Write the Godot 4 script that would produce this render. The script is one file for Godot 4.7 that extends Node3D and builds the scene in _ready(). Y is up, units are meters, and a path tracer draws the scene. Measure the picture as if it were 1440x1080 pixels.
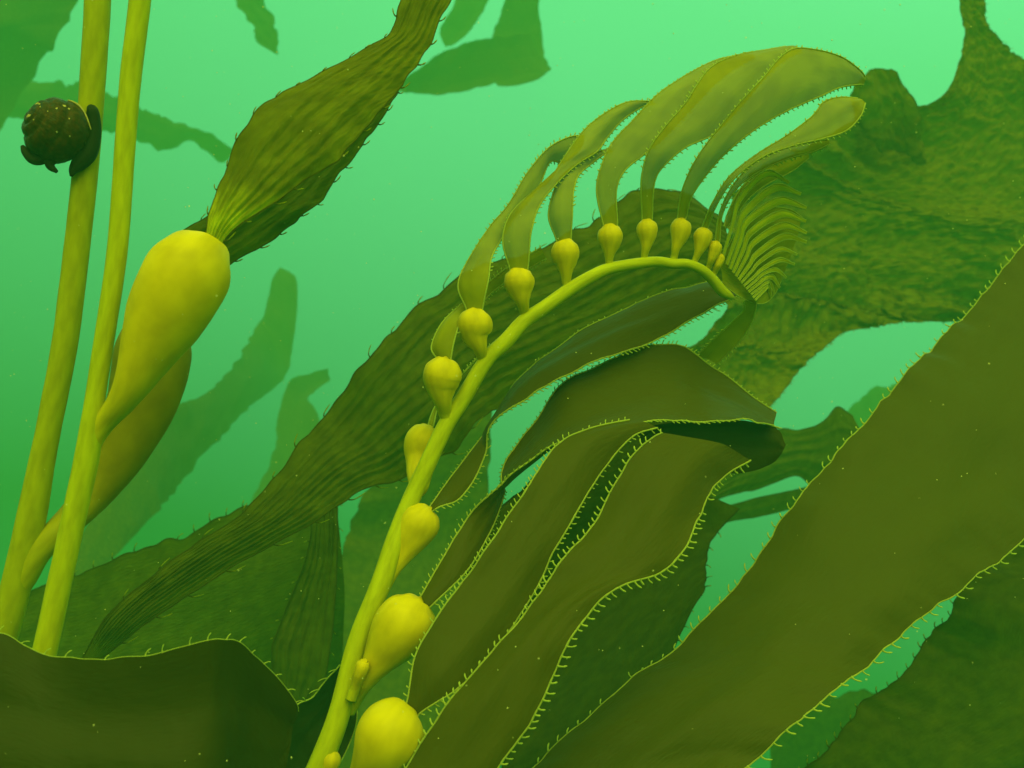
extends Node3D
# Giant kelp under water: a young arching frond with its floats, two older stipes with a snail,
# big toothed blades close by and more kelp fading away in the green water.
# All places are metres in the world; a ribbon is a list of (left margin, right margin) points, a tube a list of (centre, radius).

var mats := {}
# vertex tints are stored from 0 to 1: the palest tissue of each kind sets the albedo, the rest is tinted down
var palest := {"old_blade": 6.0, "young_blade": 1.5}
var used := {}
var wrinkle := FastNoiseLite.new()
var wander := FastNoiseLite.new()
var crease := FastNoiseLite.new()

func _ready() -> void:
	# ---- camera
	var cam := Camera3D.new()
	cam.name = "camera"
	add_child(cam)
	cam.position = Vector3(0, 2, 0)
	cam.rotation_degrees = Vector3(12, 0, 14)
	cam.fov = 40.02
	cam.near = 0.05
	cam.far = 200.0
	var glass := CameraAttributesPhysical.new()
	glass.frustum_focal_length = 32.96
	glass.frustum_focus_distance = 0.42
	glass.frustum_near = 0.05
	glass.frustum_far = 200.0
	glass.exposure_aperture = 20.0
	cam.attributes = glass
	# ---- water light: green all round, brighter towards the surface
	var env := Environment.new()
	env.background_mode = Environment.BG_SKY
	var sky := Sky.new()
	var sm := ProceduralSkyMaterial.new()
	sm.sky_top_color = Color(0.46, 0.86, 0.63)
	sm.sky_horizon_color = Color(0.02, 0.15, 0.04)
	sm.sky_curve = 0.6
	sm.ground_horizon_color = Color(0.02, 0.15, 0.04)
	sm.ground_bottom_color = Color(0.02, 0.12, 0.04)
	sm.ground_curve = 0.3
	sm.sun_angle_max = 1.0
	sky.sky_material = sm
	env.sky = sky
	env.tonemap_mode = Environment.TONE_MAPPER_LINEAR
	env.tonemap_exposure = 3.0
	env.fog_enabled = true
	env.fog_density = 0.16
	env.fog_light_color = Color(0.40, 1.0, 0.71)
	env.sdfgi_enabled = true
	env.ssao_enabled = true
	env.ssil_enabled = true
	var we := WorldEnvironment.new()
	we.name = "water_light"
	we.environment = env
	add_child(we)
	var sun := DirectionalLight3D.new()
	sun.name = "sun"
	sun.light_energy = 0.5
	sun.light_color = Color(0.96, 1.0, 0.46)
	sun.light_angular_distance = 65.0
	sun.shadow_enabled = true
	sun.rotation_degrees = Vector3(-45, -12, 0)
	add_child(sun)
	wrinkle.seed = 3
	wrinkle.frequency = 1.0
	wrinkle.fractal_octaves = 3
	wander.seed = 8
	wander.frequency = 1.0
	wander.fractal_octaves = 2
	crease.seed = 21
	crease.frequency = 1.0
	crease.fractal_type = FastNoiseLite.FRACTAL_RIDGED
	crease.fractal_octaves = 2
	make_materials()
	far_kelp()
	middle_kelp()
	young_frond()
	old_fronds()
	near_blades()
	snail()
	particles()

# ---------------------------------------------------------------- materials
func noise_image(seed_: int, freq: float, stretch: float, lo: float, hi: float, octaves := 4) -> Image:
	var nz := FastNoiseLite.new()
	nz.seed = seed_
	nz.frequency = freq
	nz.fractal_octaves = octaves
	var raw := nz.get_seamless_image(int(256 * stretch), 256, false, false, 0.15)
	raw.resize(256, 256, Image.INTERPOLATE_LANCZOS)
	var im := Image.create(256, 256, false, Image.FORMAT_RGB8)
	for y in 256:
		for x in 256:
			var g := clampf(lo + (hi - lo) * raw.get_pixel(x, y).r, 0.0, 1.0)
			im.set_pixel(x, y, Color(g, g, g))
	return im

func tissue(called: String, tone: Color, through: Color, rough: float, tex: Texture2D, bump: Texture2D, bump_cm: float, alpha := 1.0) -> void:
	var m := StandardMaterial3D.new()
	m.resource_name = called
	var full := tone.srgb_to_linear() * float(palest.get(called, 1.0))
	m.albedo_color = Color(full.r, full.g, full.b).linear_to_srgb()
	m.albedo_color.a = alpha
	m.vertex_color_use_as_albedo = tex != null
	m.albedo_texture = tex
	m.roughness = rough
	m.metallic_specular = 0.15
	if through.r + through.g > 0.0:
		m.backlight_enabled = true
		m.backlight = through
	if bump:
		m.heightmap_enabled = true
		m.heightmap_texture = bump
		m.heightmap_scale = bump_cm
	if alpha < 1.0:
		m.transparency = BaseMaterial3D.TRANSPARENCY_ALPHA
	m.cull_mode = BaseMaterial3D.CULL_DISABLED
	mats[called] = m

func make_materials() -> void:
	var mottle := ImageTexture.create_from_image(noise_image(5, 0.02, 1.0, 0.8, 1.02))
	var grain := ImageTexture.create_from_image(noise_image(6, 0.03, 4.0, 0.2, 1.0))
	var soft := ImageTexture.create_from_image(noise_image(7, 0.012, 1.0, 0.86, 1.04, 3))
	var bare := Color(0, 0, 0)
	# sRGB tones of the tissue
	var skin := ImageTexture.create_from_image(noise_image(9, 0.03, 2.0, 0.86, 1.06, 5))
	tissue("blade", Color(0.23, 0.235, 0.012), Color(0.062, 0.09, 0.002), 0.42, null, grain, 0.02)
	tissue("dark_blade", Color(0.16, 0.175, 0.012), Color(0.014, 0.02, 0.001), 0.42, null, grain, 0.01)  # darker tone of the blade material
	tissue("old_blade", Color(0.36, 0.385, 0.03), Color(0.75, 0.95, 0.05), 0.5, mottle, grain, 0.05)
	tissue("young_blade", Color(0.66, 0.66, 0.05), Color(0.66, 0.72, 0.07), 0.42, soft, grain, 0.01, 0.94)
	tissue("margin", Color(0.78, 0.84, 0.42), Color(0.9, 1.0, 0.4), 0.4, soft, null, 0.0)
	tissue("stipe", Color(0.64, 0.66, 0.03), Color(0.2, 0.22, 0.01), 0.4, skin, skin, 0.006)
	tissue("float", Color(0.75, 0.68, 0.01), Color(0.3, 0.3, 0.01), 0.42, skin, skin, 0.006)
	tissue("shell", Color(0.24, 0.22, 0.09), bare, 0.25, skin, grain, 0.02)
	tissue("flesh", Color(0.12, 0.15, 0.10), bare, 0.5, soft, grain, 0.02)
	tissue("lime", Color(0.62, 0.60, 0.36), bare, 0.6, soft, null, 0.0)
	tissue("speck", Color(0.85, 0.88, 0.60), bare, 0.7, soft, null, 0.0)

# ---------------------------------------------------------------- naming
func numbered(called: String) -> String:
	var k: int = used.get(called, -1) + 1
	used[called] = k
	return called if k == 0 else "%s_%03d" % [called, k]

func thing(called: String, at: Vector3, label: String, category: String, group := "") -> Node3D:
	var o := Node3D.new()
	o.name = numbered(called)
	add_child(o)
	o.position = at
	o.set_meta("label", label)
	o.set_meta("category", category)
	if group != "":
		o.set_meta("group", group)
	return o

func base_of(o: Node3D) -> Vector3:
	return base_of(o.get_parent()) + o.position if o is Node3D and o != self else Vector3.ZERO

func part(called: String, mesh: Mesh, material: String, parent: Node3D) -> MeshInstance3D:
	var o := MeshInstance3D.new()
	o.name = called
	o.mesh = mesh
	o.material_override = mats[material]
	parent.add_child(o, true)
	return o

# ---------------------------------------------------------------- shapes
func along(p: PackedVector3Array, t: float) -> Vector3:
	var k := clampi(int(floor(t)), 0, p.size() - 2)
	var f := t - k
	var a: Vector3 = p[k - 1] if k > 0 else p[0] * 2.0 - p[1]
	var d: Vector3 = p[k + 2] if k + 2 < p.size() else p[k + 1] * 2.0 - p[k]
	return p[k].cubic_interpolate(p[k + 1], a, d, f)

func finish(v: PackedVector3Array, nm: PackedVector3Array, uv: PackedVector2Array, c: PackedColorArray, ix: PackedInt32Array) -> ArrayMesh:
	var a := []
	a.resize(Mesh.ARRAY_MAX)
	a[Mesh.ARRAY_VERTEX] = v
	a[Mesh.ARRAY_NORMAL] = nm
	a[Mesh.ARRAY_TEX_UV] = uv
	a[Mesh.ARRAY_COLOR] = c
	a[Mesh.ARRAY_INDEX] = ix
	var m := ArrayMesh.new()
	m.add_surface_from_arrays(Mesh.PRIMITIVE_TRIANGLES, a)
	return m

class Sheaf:   # collects many small tubes into one mesh
	var v := PackedVector3Array()
	var nm := PackedVector3Array()
	var uv := PackedVector2Array()
	var c := PackedColorArray()
	var ix := PackedInt32Array()
	func tube(line: PackedVector3Array, radii: PackedFloat32Array, sides: int, tints: PackedColorArray, bump := 0.0, nz: FastNoiseLite = null) -> void:
		var first := v.size()
		var nrm := Vector3.ZERO
		var run := 0.0
		for i in line.size():
			var t := (line[mini(i + 1, line.size() - 1)] - line[maxi(i - 1, 0)]).normalized()
			if nrm == Vector3.ZERO:
				nrm = t.cross(Vector3(0.31, 0.2, 0.93)).normalized()
			nrm = (nrm - t * nrm.dot(t)).normalized()
			var b := t.cross(nrm)
			var slope := 0.0
			if i > 0:
				run += line[i].distance_to(line[i - 1])
			var ds := line[mini(i + 1, line.size() - 1)].distance_to(line[maxi(i - 1, 0)])
			if ds > 0.0:
				slope = (radii[mini(i + 1, line.size() - 1)] - radii[maxi(i - 1, 0)]) / ds
			for k in sides + 1:
				var a := TAU * k / sides
				var o := nrm * cos(a) + b * sin(a)
				var r := radii[i]
				if nz:
					r *= 1.0 + bump * nz.get_noise_3d(cos(a) * 1.2 + line[0].x * 90.0, sin(a) * 1.2, run * 60.0)
				v.append(line[i] + o * r)
				nm.append((o - t * slope).normalized())
				uv.append(Vector2(float(k) / sides * 0.4, run * 8.0))
				c.append(tints[i])
		for i in line.size() - 1:
			for k in sides:
				var q := first + i * (sides + 1) + k
				ix.append_array([q, q + sides + 1, q + 1, q + 1, q + sides + 1, q + sides + 2])

# a swept tube through (x, y, z, r, ...)
func tube_mesh(d: Array, origin: Vector3, steps: int, sides: int, tone: Color, bump := 0.03, stalk := Color.WHITE) -> ArrayMesh:
	var p := PackedVector3Array()
	var r := PackedVector3Array()
	for k in d.size() / 4:
		p.append(Vector3(d[k * 4], d[k * 4 + 1], d[k * 4 + 2]) - origin)
		r.append(Vector3(d[k * 4 + 3], 0, 0))
	var line := PackedVector3Array()
	var radii := PackedFloat32Array()
	var tints := PackedColorArray()
	var total := (p.size() - 1) * steps
	for i in total + 1:
		var t := float(i) / steps
		line.append(along(p, t))
		radii.append(maxf(along(r, t).x, 0.0001))
		tints.append((stalk if stalk != Color.WHITE else tone).lerp(tone, smoothstep(2.0, 8.0, t)))
	# close both ends
	line.insert(0, line[0]); radii.insert(0, 0.00001); tints.insert(0, tints[0])
	line.append(line[line.size() - 1] + (line[line.size() - 1] - line[line.size() - 2]) * 0.01); radii.append(0.00001); tints.append(tone)
	var s := Sheaf.new()
	s.tube(line, radii, sides, tints, bump, wander)
	return finish(s.v, s.nm, s.uv, s.c, s.ix)

# a blade; o holds: mat, nu, nv, camber, ruffle, ribs, crumple, edge, tone, base_tone, base_len, margin, step, spine, sides ("lr"), fork
func blade(parent: Node3D, called: String, d: Array, o: Dictionary, seed_: int) -> MeshInstance3D:
	var rng := RandomNumberGenerator.new()
	rng.seed = seed_
	var origin := base_of(parent)
	var pl := PackedVector3Array()
	var pr := PackedVector3Array()
	for k in d.size() / 6:
		pl.append(Vector3(d[k * 6], d[k * 6 + 1], d[k * 6 + 2]) - origin)
		pr.append(Vector3(d[k * 6 + 3], d[k * 6 + 4], d[k * 6 + 5]) - origin)
	var n := pl.size() - 1
	var nu: int = o.get("nu", 14) * n
	var nv: int = o.get("nv", 14)
	var camber: float = o.get("camber", 0.08)
	var ruffle: float = o.get("ruffle", 0.02)
	var ribs: float = o.get("ribs", 0.0)
	var rib_count: float = o.get("rib_count", 9.0)
	var crumple: float = o.get("crumple", 0.0)
	var crumple_size: float = o.get("crumple_size", 0.02)
	var ragged: float = o.get("edge", 0.02)
	var kind: String = o.get("mat", "blade")
	var tone: Color = o.get("tone", Color.WHITE)
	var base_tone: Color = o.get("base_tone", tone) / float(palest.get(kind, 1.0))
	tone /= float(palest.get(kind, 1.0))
	tone.a = 1.0
	base_tone.a = 1.0
	var base_len: float = o.get("base_len", 0.0)
	var v := PackedVector3Array()
	var nm := PackedVector3Array()
	var uv := PackedVector2Array()
	var c := PackedColorArray()
	var ix := PackedInt32Array()
	var shift := rng.randf() * 50.0
	var big: float = o.get("big", 1.0)
	var run := 0.0
	var was := Vector3.ZERO
	for i in nu + 1:
		var t := float(i) / nu * n
		var a := along(pl, t)
		var b := along(pr, t)
		var mid := (a + b) * 0.5
		if i > 0:
			run += mid.distance_to(was)
		was = mid
		var t2 := minf(t + 0.02, n)
		var t1 := maxf(t - 0.02, 0.0)
		var fwd := (along(pl, t2) + along(pr, t2) - along(pl, t1) - along(pr, t1)).normalized()
		var across := b - a
		var w := across.length()
		var face := across.cross(fwd).normalized()
		var grow := smoothstep(0.0, 0.8, t)
		for j in nv + 1:
			var s := float(j) / nv
			var e := absf(2.0 * s - 1.0)
			# edges wander a little in the plane of the sheet
			var inplane := (s - 0.5) * 2.0 * ragged * w * wander.get_noise_2d(run * 55.0 / big + shift, signf(s - 0.5) * 7.0) * e * grow
			var lift := camber * w * (1.0 - e * e)
			lift += ruffle * w * e * e * grow * (wander.get_noise_2d(run * 30.0 / big + shift, signf(s - 0.5) * 11.0 + 30.0)) * 2.0
			lift += 0.06 * w * grow * wander.get_noise_2d(s * 1.3 + shift, run * 9.0 / big)
			if ribs > 0.0:
				var wob := wander.get_noise_2d(run * 14.0, s * 3.0 + shift) * 0.6
				lift += ribs * grow * (1.0 - pow(e, 6.0)) * (0.55 * sin((s + 0.02 * wob) * TAU * rib_count + wob * 2.0) + 0.9 * wrinkle.get_noise_2d(s * rib_count * 1.6 + shift, run * 38.0))
			if crumple > 0.0:
				var q := mid + across * (s - 0.5)
				lift += crumple * (crease.get_noise_3dv(q / crumple_size) + 0.6 * 2.0 * wander.get_noise_3dv(q / crumple_size * 0.3 + Vector3.ONE * 5.0))
			v.append(a.lerp(b, s) + across / maxf(w, 0.00001) * inplane + face * lift)
			uv.append(Vector2(s * w / 0.06 + shift, run / 0.06))
			var young := 1.0 - smoothstep(0.0, maxf(base_len, 0.0001), run + 0.25 * base_len * wander.get_noise_2d(s * 6.0 + shift, run * 60.0)) if base_len > 0.0 else 0.0
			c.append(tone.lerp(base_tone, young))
	for i in nu + 1:
		for j in nv + 1:
			var q := i * (nv + 1) + j
			var du := v[mini(i + 1, nu) * (nv + 1) + j] - v[maxi(i - 1, 0) * (nv + 1) + j]
			var dv := v[i * (nv + 1) + mini(j + 1, nv)] - v[i * (nv + 1) + maxi(j - 1, 0)]
			nm.append(du.cross(dv).normalized())
			if i < nu and j < nv:
				ix.append_array([q, q + 1, q + nv + 1, q + 1, q + nv + 2, q + nv + 1])
	var sheet := part(called, finish(v, nm, uv, c, ix), o.get("mat", "blade"), parent)
	# margins and their spines
	var thick: float = o.get("margin", 0.0)
	var sides: String = o.get("sides", "lr")
	var step: float = o.get("step", 0.0)
	var length: float = o.get("spine", 0.003)
	var spines := Sheaf.new()
	var rim_mat: String = "old_blade" if kind == "old_blade" else "margin"
	var rim_tone: Color = tone if kind == "old_blade" else Color(0.85, 0.85, 0.8)
	for side in 2:
		var col: int = 0 if side == 0 else nv
		var line := PackedVector3Array()
		var radii := PackedFloat32Array()
		var tints := PackedColorArray()
		for i in nu + 1:
			line.append(v[i * (nv + 1) + col])
			radii.append(thick * (0.8 + 0.5 * absf(wander.get_noise_1d(i * 0.7 + seed_))))
			tints.append(rim_tone)
		if thick > 0.0:
			var rim := Sheaf.new()
			rim.tube(line, radii, 5, tints)
			part("margin", finish(rim.v, rim.nm, rim.uv, rim.c, rim.ix), rim_mat, sheet)
		if step > 0.0 and sides.contains("l" if side == 0 else "r"):
			var gone := step * rng.randf()
			for i in nu:
				var seg := line[i].distance_to(line[i + 1])
				while gone < seg:
					var at := line[i].lerp(line[i + 1], gone / seg)
					gone += step * rng.randf_range(0.75, 1.3)
					if float(i) / nu * n < o.get("bare_base", 0.35) or rng.randf() < o.get("lost", 0.06):
						continue
					var fwd2 := (line[i + 1] - line[i]).normalized()
					var inner := v[i * (nv + 1) + (2 if side == 0 else nv - 2)]
					var outw := at - inner
					outw = (outw - fwd2 * outw.dot(fwd2)).normalized()
					var up := outw.cross(fwd2)
					var l := length * rng.randf_range(0.7, 1.15)
					var sweep: float = o.get("sweep", 0.4) * rng.randf_range(0.7, 1.3)
					var tilt := rng.randf_range(-0.2, 0.2)
					var sp := PackedVector3Array()
					var sr := PackedFloat32Array()
					var sc := PackedColorArray()
					var r0: float = o.get("spine_radius", 0.00036) * rng.randf_range(0.8, 1.15)
					for k in 6:
						var f := k / 5.0
						sp.append(at + outw * l * (0.95 * f - 0.25 * f * f * sweep) + fwd2 * l * sweep * f * f + up * l * tilt * f - outw * r0 * 0.5)
						sr.append(r0 * [1.5, 0.95, 0.75, 0.65, 0.85, 0.35][k])
						sc.append(rim_tone if k < 3 else rim_tone.lerp(Color(1, 1, 1), 0.6))
					spines.tube(sp, sr, 5, sc)
				gone -= seg
	if spines.v.size() > 0:
		part("marginal_spines", finish(spines.v, spines.nm, spines.uv, spines.c, spines.ix), rim_mat, sheet).set_meta("kind", "stuff")
	return sheet

func lone_blade(label: String, d: Array, o: Dictionary, seed_: int, group := "") -> Node3D:
	var t := thing("giant_kelp", Vector3(d[0] + d[3], d[1] + d[4], d[2] + d[5]) * 0.5, label, "kelp", group)
	blade(t, "blade", d, o, seed_)
	return t

func with(a: Dictionary, b: Dictionary) -> Dictionary:
	var o := a.duplicate()
	o.merge(b, true)
	return o

# ---------------------------------------------------------------- far kelp
func far_kelp() -> void:
	var o := {"mat": "old_blade", "big": 4.0, "nu": 10, "nv": 12, "ruffle": 0.05, "edge": 0.05, "camber": 0.1, "crumple": 0.004, "crumple_size": 0.12}
	var g := "kelp blades fading in the far water"
	lone_blade("broad dim blade hanging beyond the thick stipe above the snail", [-2.0104,3.4217,-2.8722, -1.4822,3.5505,-2.8448,  -1.9191,3.2329,-2.9123, -1.5301,3.332,-2.8912,  -1.9284,3.1724,-3.0632, -1.6592,3.2116,-3.0548,  -1.8438,3.0169,-3.0962, -1.7256,3.0126,-3.0971], o, 11, g)
	lone_blade("narrow torn blade drifting level behind the snail and both stipes", [-2.3987,3.4188,-3.8389, -2.3656,3.2892,-3.8664,  -2.1873,3.4731,-3.8274, -2.1543,3.3435,-3.8549,  -2.0303,3.5197,-3.8175, -1.99,3.3616,-3.8511,  -1.9591,3.5957,-3.9393, -1.9147,3.4216,-3.9763,  -1.8489,3.5856,-3.9415, -1.812,3.441,-3.9722,  -1.751,3.6076,-4.0748, -1.7179,3.4777,-4.1024,  -1.6476,3.6449,-4.2049, -1.644,3.5216,-4.2311,  -1.5467,3.6785,-4.3358, -1.6135,3.6279,-4.3465,  -1.4585,3.6802,-4.4734, -1.5003,3.6122,-4.4879], with(o, {"edge": 0.16}), 12, g)
	lone_blade("faint ragged blade tip hanging down right of the two upright stipes", [-1.5534,4.2813,-3.9316, -1.4234,4.313,-3.9249,  -1.4829,4.1223,-3.9654, -1.3613,4.1519,-3.9591,  -1.3974,4.0462,-3.9816, -1.2971,4.0648,-3.9776,  -1.3516,3.984,-3.9948, -1.2738,3.9971,-3.992,  -1.2781,3.9549,-4.001, -1.2562,3.9515,-4.0017], with(o, {"edge": 0.2}), 13, g)
	lone_blade("faint short blade hanging behind the sharply bent blade", [-0.6369,4.7023,-4.1182, -0.4868,4.7389,-4.1104,  -0.6446,4.482,-4.165, -0.5034,4.5164,-4.1577,  -0.6732,4.344,-4.1943, -0.5471,4.3747,-4.1878,  -0.6372,4.2779,-4.2084, -0.5982,4.2999,-4.2037], o, 14, g)
	var bent := thing("giant_kelp", Vector3(-0.321,4.1662,-3.266), "dim kelp blade bent sharply back on itself near the ribbed blade tip", "kelp", g)
	blade(bent, "blade", [-0.4043,4.4503,-3.6196, -0.2718,4.4826,-3.6128,  -0.3833,4.2352,-3.6654, -0.2534,4.2669,-3.6586,  -0.3933,4.1089,-3.6922, -0.2124,4.1392,-3.6858,  -0.3685,3.9497,-3.6708, -0.1737,4.0244,-3.655,  -0.3195,3.8538,-3.6084, -0.1433,3.9526,-3.5874], o, 15)
	blade(bent, "blade", [-0.245,4.0196,-3.4904, -0.1379,3.9129,-3.5131,  -0.2848,3.9755,-3.4445, -0.2268,3.8509,-3.471,  -0.3618,3.9199,-3.4012, -0.3229,3.7673,-3.4336,  -0.444,3.8339,-3.3366, -0.4346,3.6677,-3.3719,  -0.5209,3.7425,-3.3009, -0.5204,3.6132,-3.3283,  -0.5717,3.633,-3.2413, -0.5746,3.5679,-3.2552,  -0.6183,3.5859,-3.2513, -0.6125,3.5634,-3.2561], with(o, {"step": 0.009, "spine": 0.008, "margin": 0.0006, "sides": "l"}), 16)
	lone_blade("long dim blade slanting up behind the pair of large floats", [-0.6437,1.8611,-1.7409, -0.5944,1.8503,-1.7432,  -0.6473,1.9461,-1.8333, -0.5904,1.9176,-1.8393,  -0.6924,2.1007,-2.0488, -0.608,2.0181,-2.0664,  -0.7572,2.2627,-2.4284, -0.6898,2.0975,-2.4636,  -0.7916,2.3713,-2.8194, -0.7397,2.2452,-2.8462,  -0.9042,2.5928,-3.4624, -0.8308,2.4484,-3.4931,  -1.0817,2.8546,-4.2349, -0.9115,2.7052,-4.2666,  -1.087,2.964,-4.3496, -0.9479,2.9525,-4.3521,  -1.1082,3.1107,-4.4013, -1.0014,3.1367,-4.3957,  -1.1033,3.1907,-4.4395, -1.0538,3.1841,-4.4409], with(o, {"edge": 0.012}), 17, g)
	lone_blade("dim crooked blade with a hooked tip above the big ribbed blade", [-0.6955,2.733,-3.9847, -0.677,2.6934,-3.9931,  -0.7396,2.6735,-3.8593, -0.6884,2.6328,-3.868,  -0.776,2.6044,-3.736, -0.6956,2.5572,-3.746,  -0.7555,2.4423,-3.6324, -0.6142,2.4842,-3.6235,  -0.7149,2.3287,-3.5185, -0.5858,2.3483,-3.5144,  -0.7234,2.1353,-3.4217, -0.5744,2.1946,-3.409,  -0.7582,1.9381,-3.3255, -0.578,2.0261,-3.3068], o, 18, g)
	lone_blade("pale blurred blade edge showing past the widest toothed blade", [1.3567,3.0451,-4.3324, 1.4572,2.9182,-4.3594,  1.4516,3.2439,-4.2901, 1.5956,2.9823,-4.3457,  1.574,3.3101,-4.2761, 1.7341,3.0463,-4.3321,  1.7402,3.387,-4.2597, 1.8508,3.1959,-4.3003], o, 19, g)

# ---------------------------------------------------------------- kelp behind the young frond
func middle_kelp() -> void:
	var o := {"mat": "old_blade", "big": 1.6, "nu": 16, "nv": 20, "ruffle": 0.03, "edge": 0.03, "camber": 0.08, "margin": 0.0004}
	lone_blade("huge crumpled kelp blade with a narrow neck, drooping behind the frond's curled tip", [0.3636,2.833,-1.0191, 0.3881,2.839,-1.0178,  0.3792,2.7652,-1.0335, 0.4075,2.7721,-1.032,  0.3941,2.7227,-1.0425, 0.4221,2.7438,-1.038,  0.3756,2.6421,-1.0331, 0.4825,2.7109,-1.045,  0.3129,2.599,-1.0024, 0.5871,2.6845,-1.0772,  0.2617,2.5463,-0.9737, 0.6496,2.6022,-1.0947,  0.2091,2.4907,-0.9456, 0.6182,2.5292,-1.0836,  0.1707,2.4389,-0.9301, 0.5742,2.4787,-1.0944,  0.1631,2.3817,-0.9157, 0.4914,2.4308,-1.078,  0.1673,2.3356,-0.9121, 0.3987,2.3896,-1.0336,  0.17,2.3069,-0.9183, 0.3247,2.3573,-1.0139,  0.1553,2.2739,-0.912, 0.2792,2.3099,-0.9708,  0.1397,2.2572,-0.9155, 0.2537,2.266,-0.9535,  0.1286,2.226,-0.9089, 0.2297,2.2299,-0.9346], with(o, {"nu": 26, "nv": 90, "crumple": 0.0048, "crumple_size": 0.018, "edge": 0.02, "step": 0.007, "spine": 0.004, "sides": "r", "tone": Color(1.7, 1.5, 0.9)}), 31)
	lone_blade("small puckered lobe of kelp rising from the huge crumpled blade", [0.2584,2.5718,-0.955, 0.2836,2.5372,-1.0288,  0.262,2.5921,-0.9507, 0.3055,2.5426,-1.0277,  0.2799,2.6116,-0.9598, 0.3276,2.5534,-1.0386,  0.3011,2.6198,-0.9714, 0.3501,2.5643,-1.0496,  0.3185,2.615,-0.9857, 0.365,2.568,-1.0488,  0.3389,2.6053,-1.001, 0.3806,2.5772,-1.0602], with(o, {"nv": 40, "crumple": 0.004, "crumple_size": 0.026, "tone": Color(1.7, 1.5, 0.9)}), 32)
	lone_blade("great ribbed blade sweeping diagonally behind the young frond's floats", [-0.1662,1.9326,-0.5255, -0.1591,1.9319,-0.5256,  -0.1597,1.9535,-0.521, -0.1436,1.9517,-0.5214,  -0.1475,1.9758,-0.5265, -0.1292,1.9705,-0.5277,  -0.1338,1.9949,-0.5327, -0.1067,1.9951,-0.5327,  -0.1147,2.0184,-0.5379, -0.0814,2.019,-0.5378,  -0.1026,2.0519,-0.5512, -0.0637,2.042,-0.5534,  -0.0948,2.0787,-0.566, -0.0455,2.0563,-0.5708,  -0.0787,2.1211,-0.5672, -0.0236,2.0786,-0.5763,  -0.0571,2.1606,-0.5793, -0.0047,2.1105,-0.5899,  -0.0287,2.1895,-0.5834, 0.0234,2.1346,-0.595,  0.0023,2.2129,-0.5886, 0.0522,2.1606,-0.5997,  0.0287,2.2416,-0.5927, 0.0783,2.1843,-0.6049,  0.0491,2.2634,-0.5983, 0.1,2.2031,-0.6111,  0.0747,2.2709,-0.6069, 0.1149,2.2162,-0.6186,  0.0999,2.267,-0.618, 0.1253,2.2306,-0.6257], with(o, {"nu": 26, "nv": 84, "ribs": 0.0008, "rib_count": 11.0, "step": 0.02, "spine": 0.006, "sweep": 1.3, "camber": 0.1, "edge": 0.05, "tone": Color(0.95, 0.95, 0.85), "spine_radius": 0.0004}), 33)
	lone_blade("broad dark blade filling the low water behind the two upright stipes", [-0.3013,1.9157,-0.6927, -0.2765,1.8185,-0.7133,  -0.2665,1.9412,-0.6872, -0.242,1.827,-0.7115,  -0.2327,1.9616,-0.6829, -0.2031,1.8364,-0.7095,  -0.2043,1.982,-0.6888, -0.1667,1.8436,-0.7182,  -0.1811,1.9992,-0.6954, -0.1381,1.8488,-0.7273,  -0.1531,2.0198,-0.7012, -0.1074,1.8593,-0.7353,  -0.1203,2.0448,-0.7061, -0.0734,1.8802,-0.7411,  -0.0994,2.0569,-0.724, -0.0647,1.9088,-0.7555], with(o, {"tone": Color(0.8, 0.95, 0.8), "step": 0.013, "spine": 0.006, "sides": "l", "nv": 30, "spine_radius": 0.0004}), 34)
	lone_blade("upright ribbed blade strip hanging beside the young frond's lower stipe", [-0.108,2.066,-0.6607, -0.0933,2.0606,-0.6619,  -0.1021,2.0395,-0.6561, -0.0862,2.039,-0.6562,  -0.0955,2.0054,-0.6532, -0.0769,2.0055,-0.6531,  -0.099,1.9698,-0.6505, -0.0702,1.9768,-0.649,  -0.0987,1.9447,-0.6456, -0.0648,1.9403,-0.6465,  -0.0904,1.9172,-0.6514, -0.0711,1.9177,-0.6513], with(o, {"ribs": 0.0009, "rib_count": 6.0, "nv": 50, "step": 0.012, "spine": 0.004}), 35)
	lone_blade("smooth green blade hanging straight behind the young frond's lower stipe", [-0.0974,2.2279,-1.2755, -0.022,2.2639,-1.2678,  -0.1144,2.1533,-1.2913, -0.0106,2.205,-1.2804,  -0.142,2.1026,-1.3021, 0.0037,2.1381,-1.2946,  -0.1516,2.0518,-1.3129, 0.0316,2.0745,-1.3081,  -0.1465,1.9779,-1.2929, 0.0493,1.9999,-1.2882,  -0.1345,1.8971,-1.2742, 0.0439,1.9156,-1.2703,  -0.1287,1.8116,-1.2566, 0.0056,1.8362,-1.2514,  -0.1193,1.7321,-1.2377, -0.006,1.7598,-1.2319], with(o, {"tone": Color(1.0, 1.05, 0.8)}), 36)
	lone_blade("blade with shade put into its tone, in the gap between the front blade and the widest blade", [0.0928,2.106,-0.6522, 0.157,2.097,-0.6541,  0.0885,2.0601,-0.662, 0.1456,2.0754,-0.6587,  0.0797,2.0176,-0.6608, 0.1424,2.055,-0.6528,  0.0648,1.9798,-0.6484, 0.1408,2.039,-0.6358,  0.0539,1.9462,-0.6248, 0.1245,1.9961,-0.6142,  0.0444,1.9146,-0.6111, 0.1004,1.948,-0.604,  0.0435,1.8867,-0.617, 0.0871,1.9053,-0.6131], with(o, {"tone": Color(0.6, 0.6, 0.6), "step": 0.011, "spine": 0.006, "sides": "r"}), 37)  # tone lowered to stand for the shade deep among the blades
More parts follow.
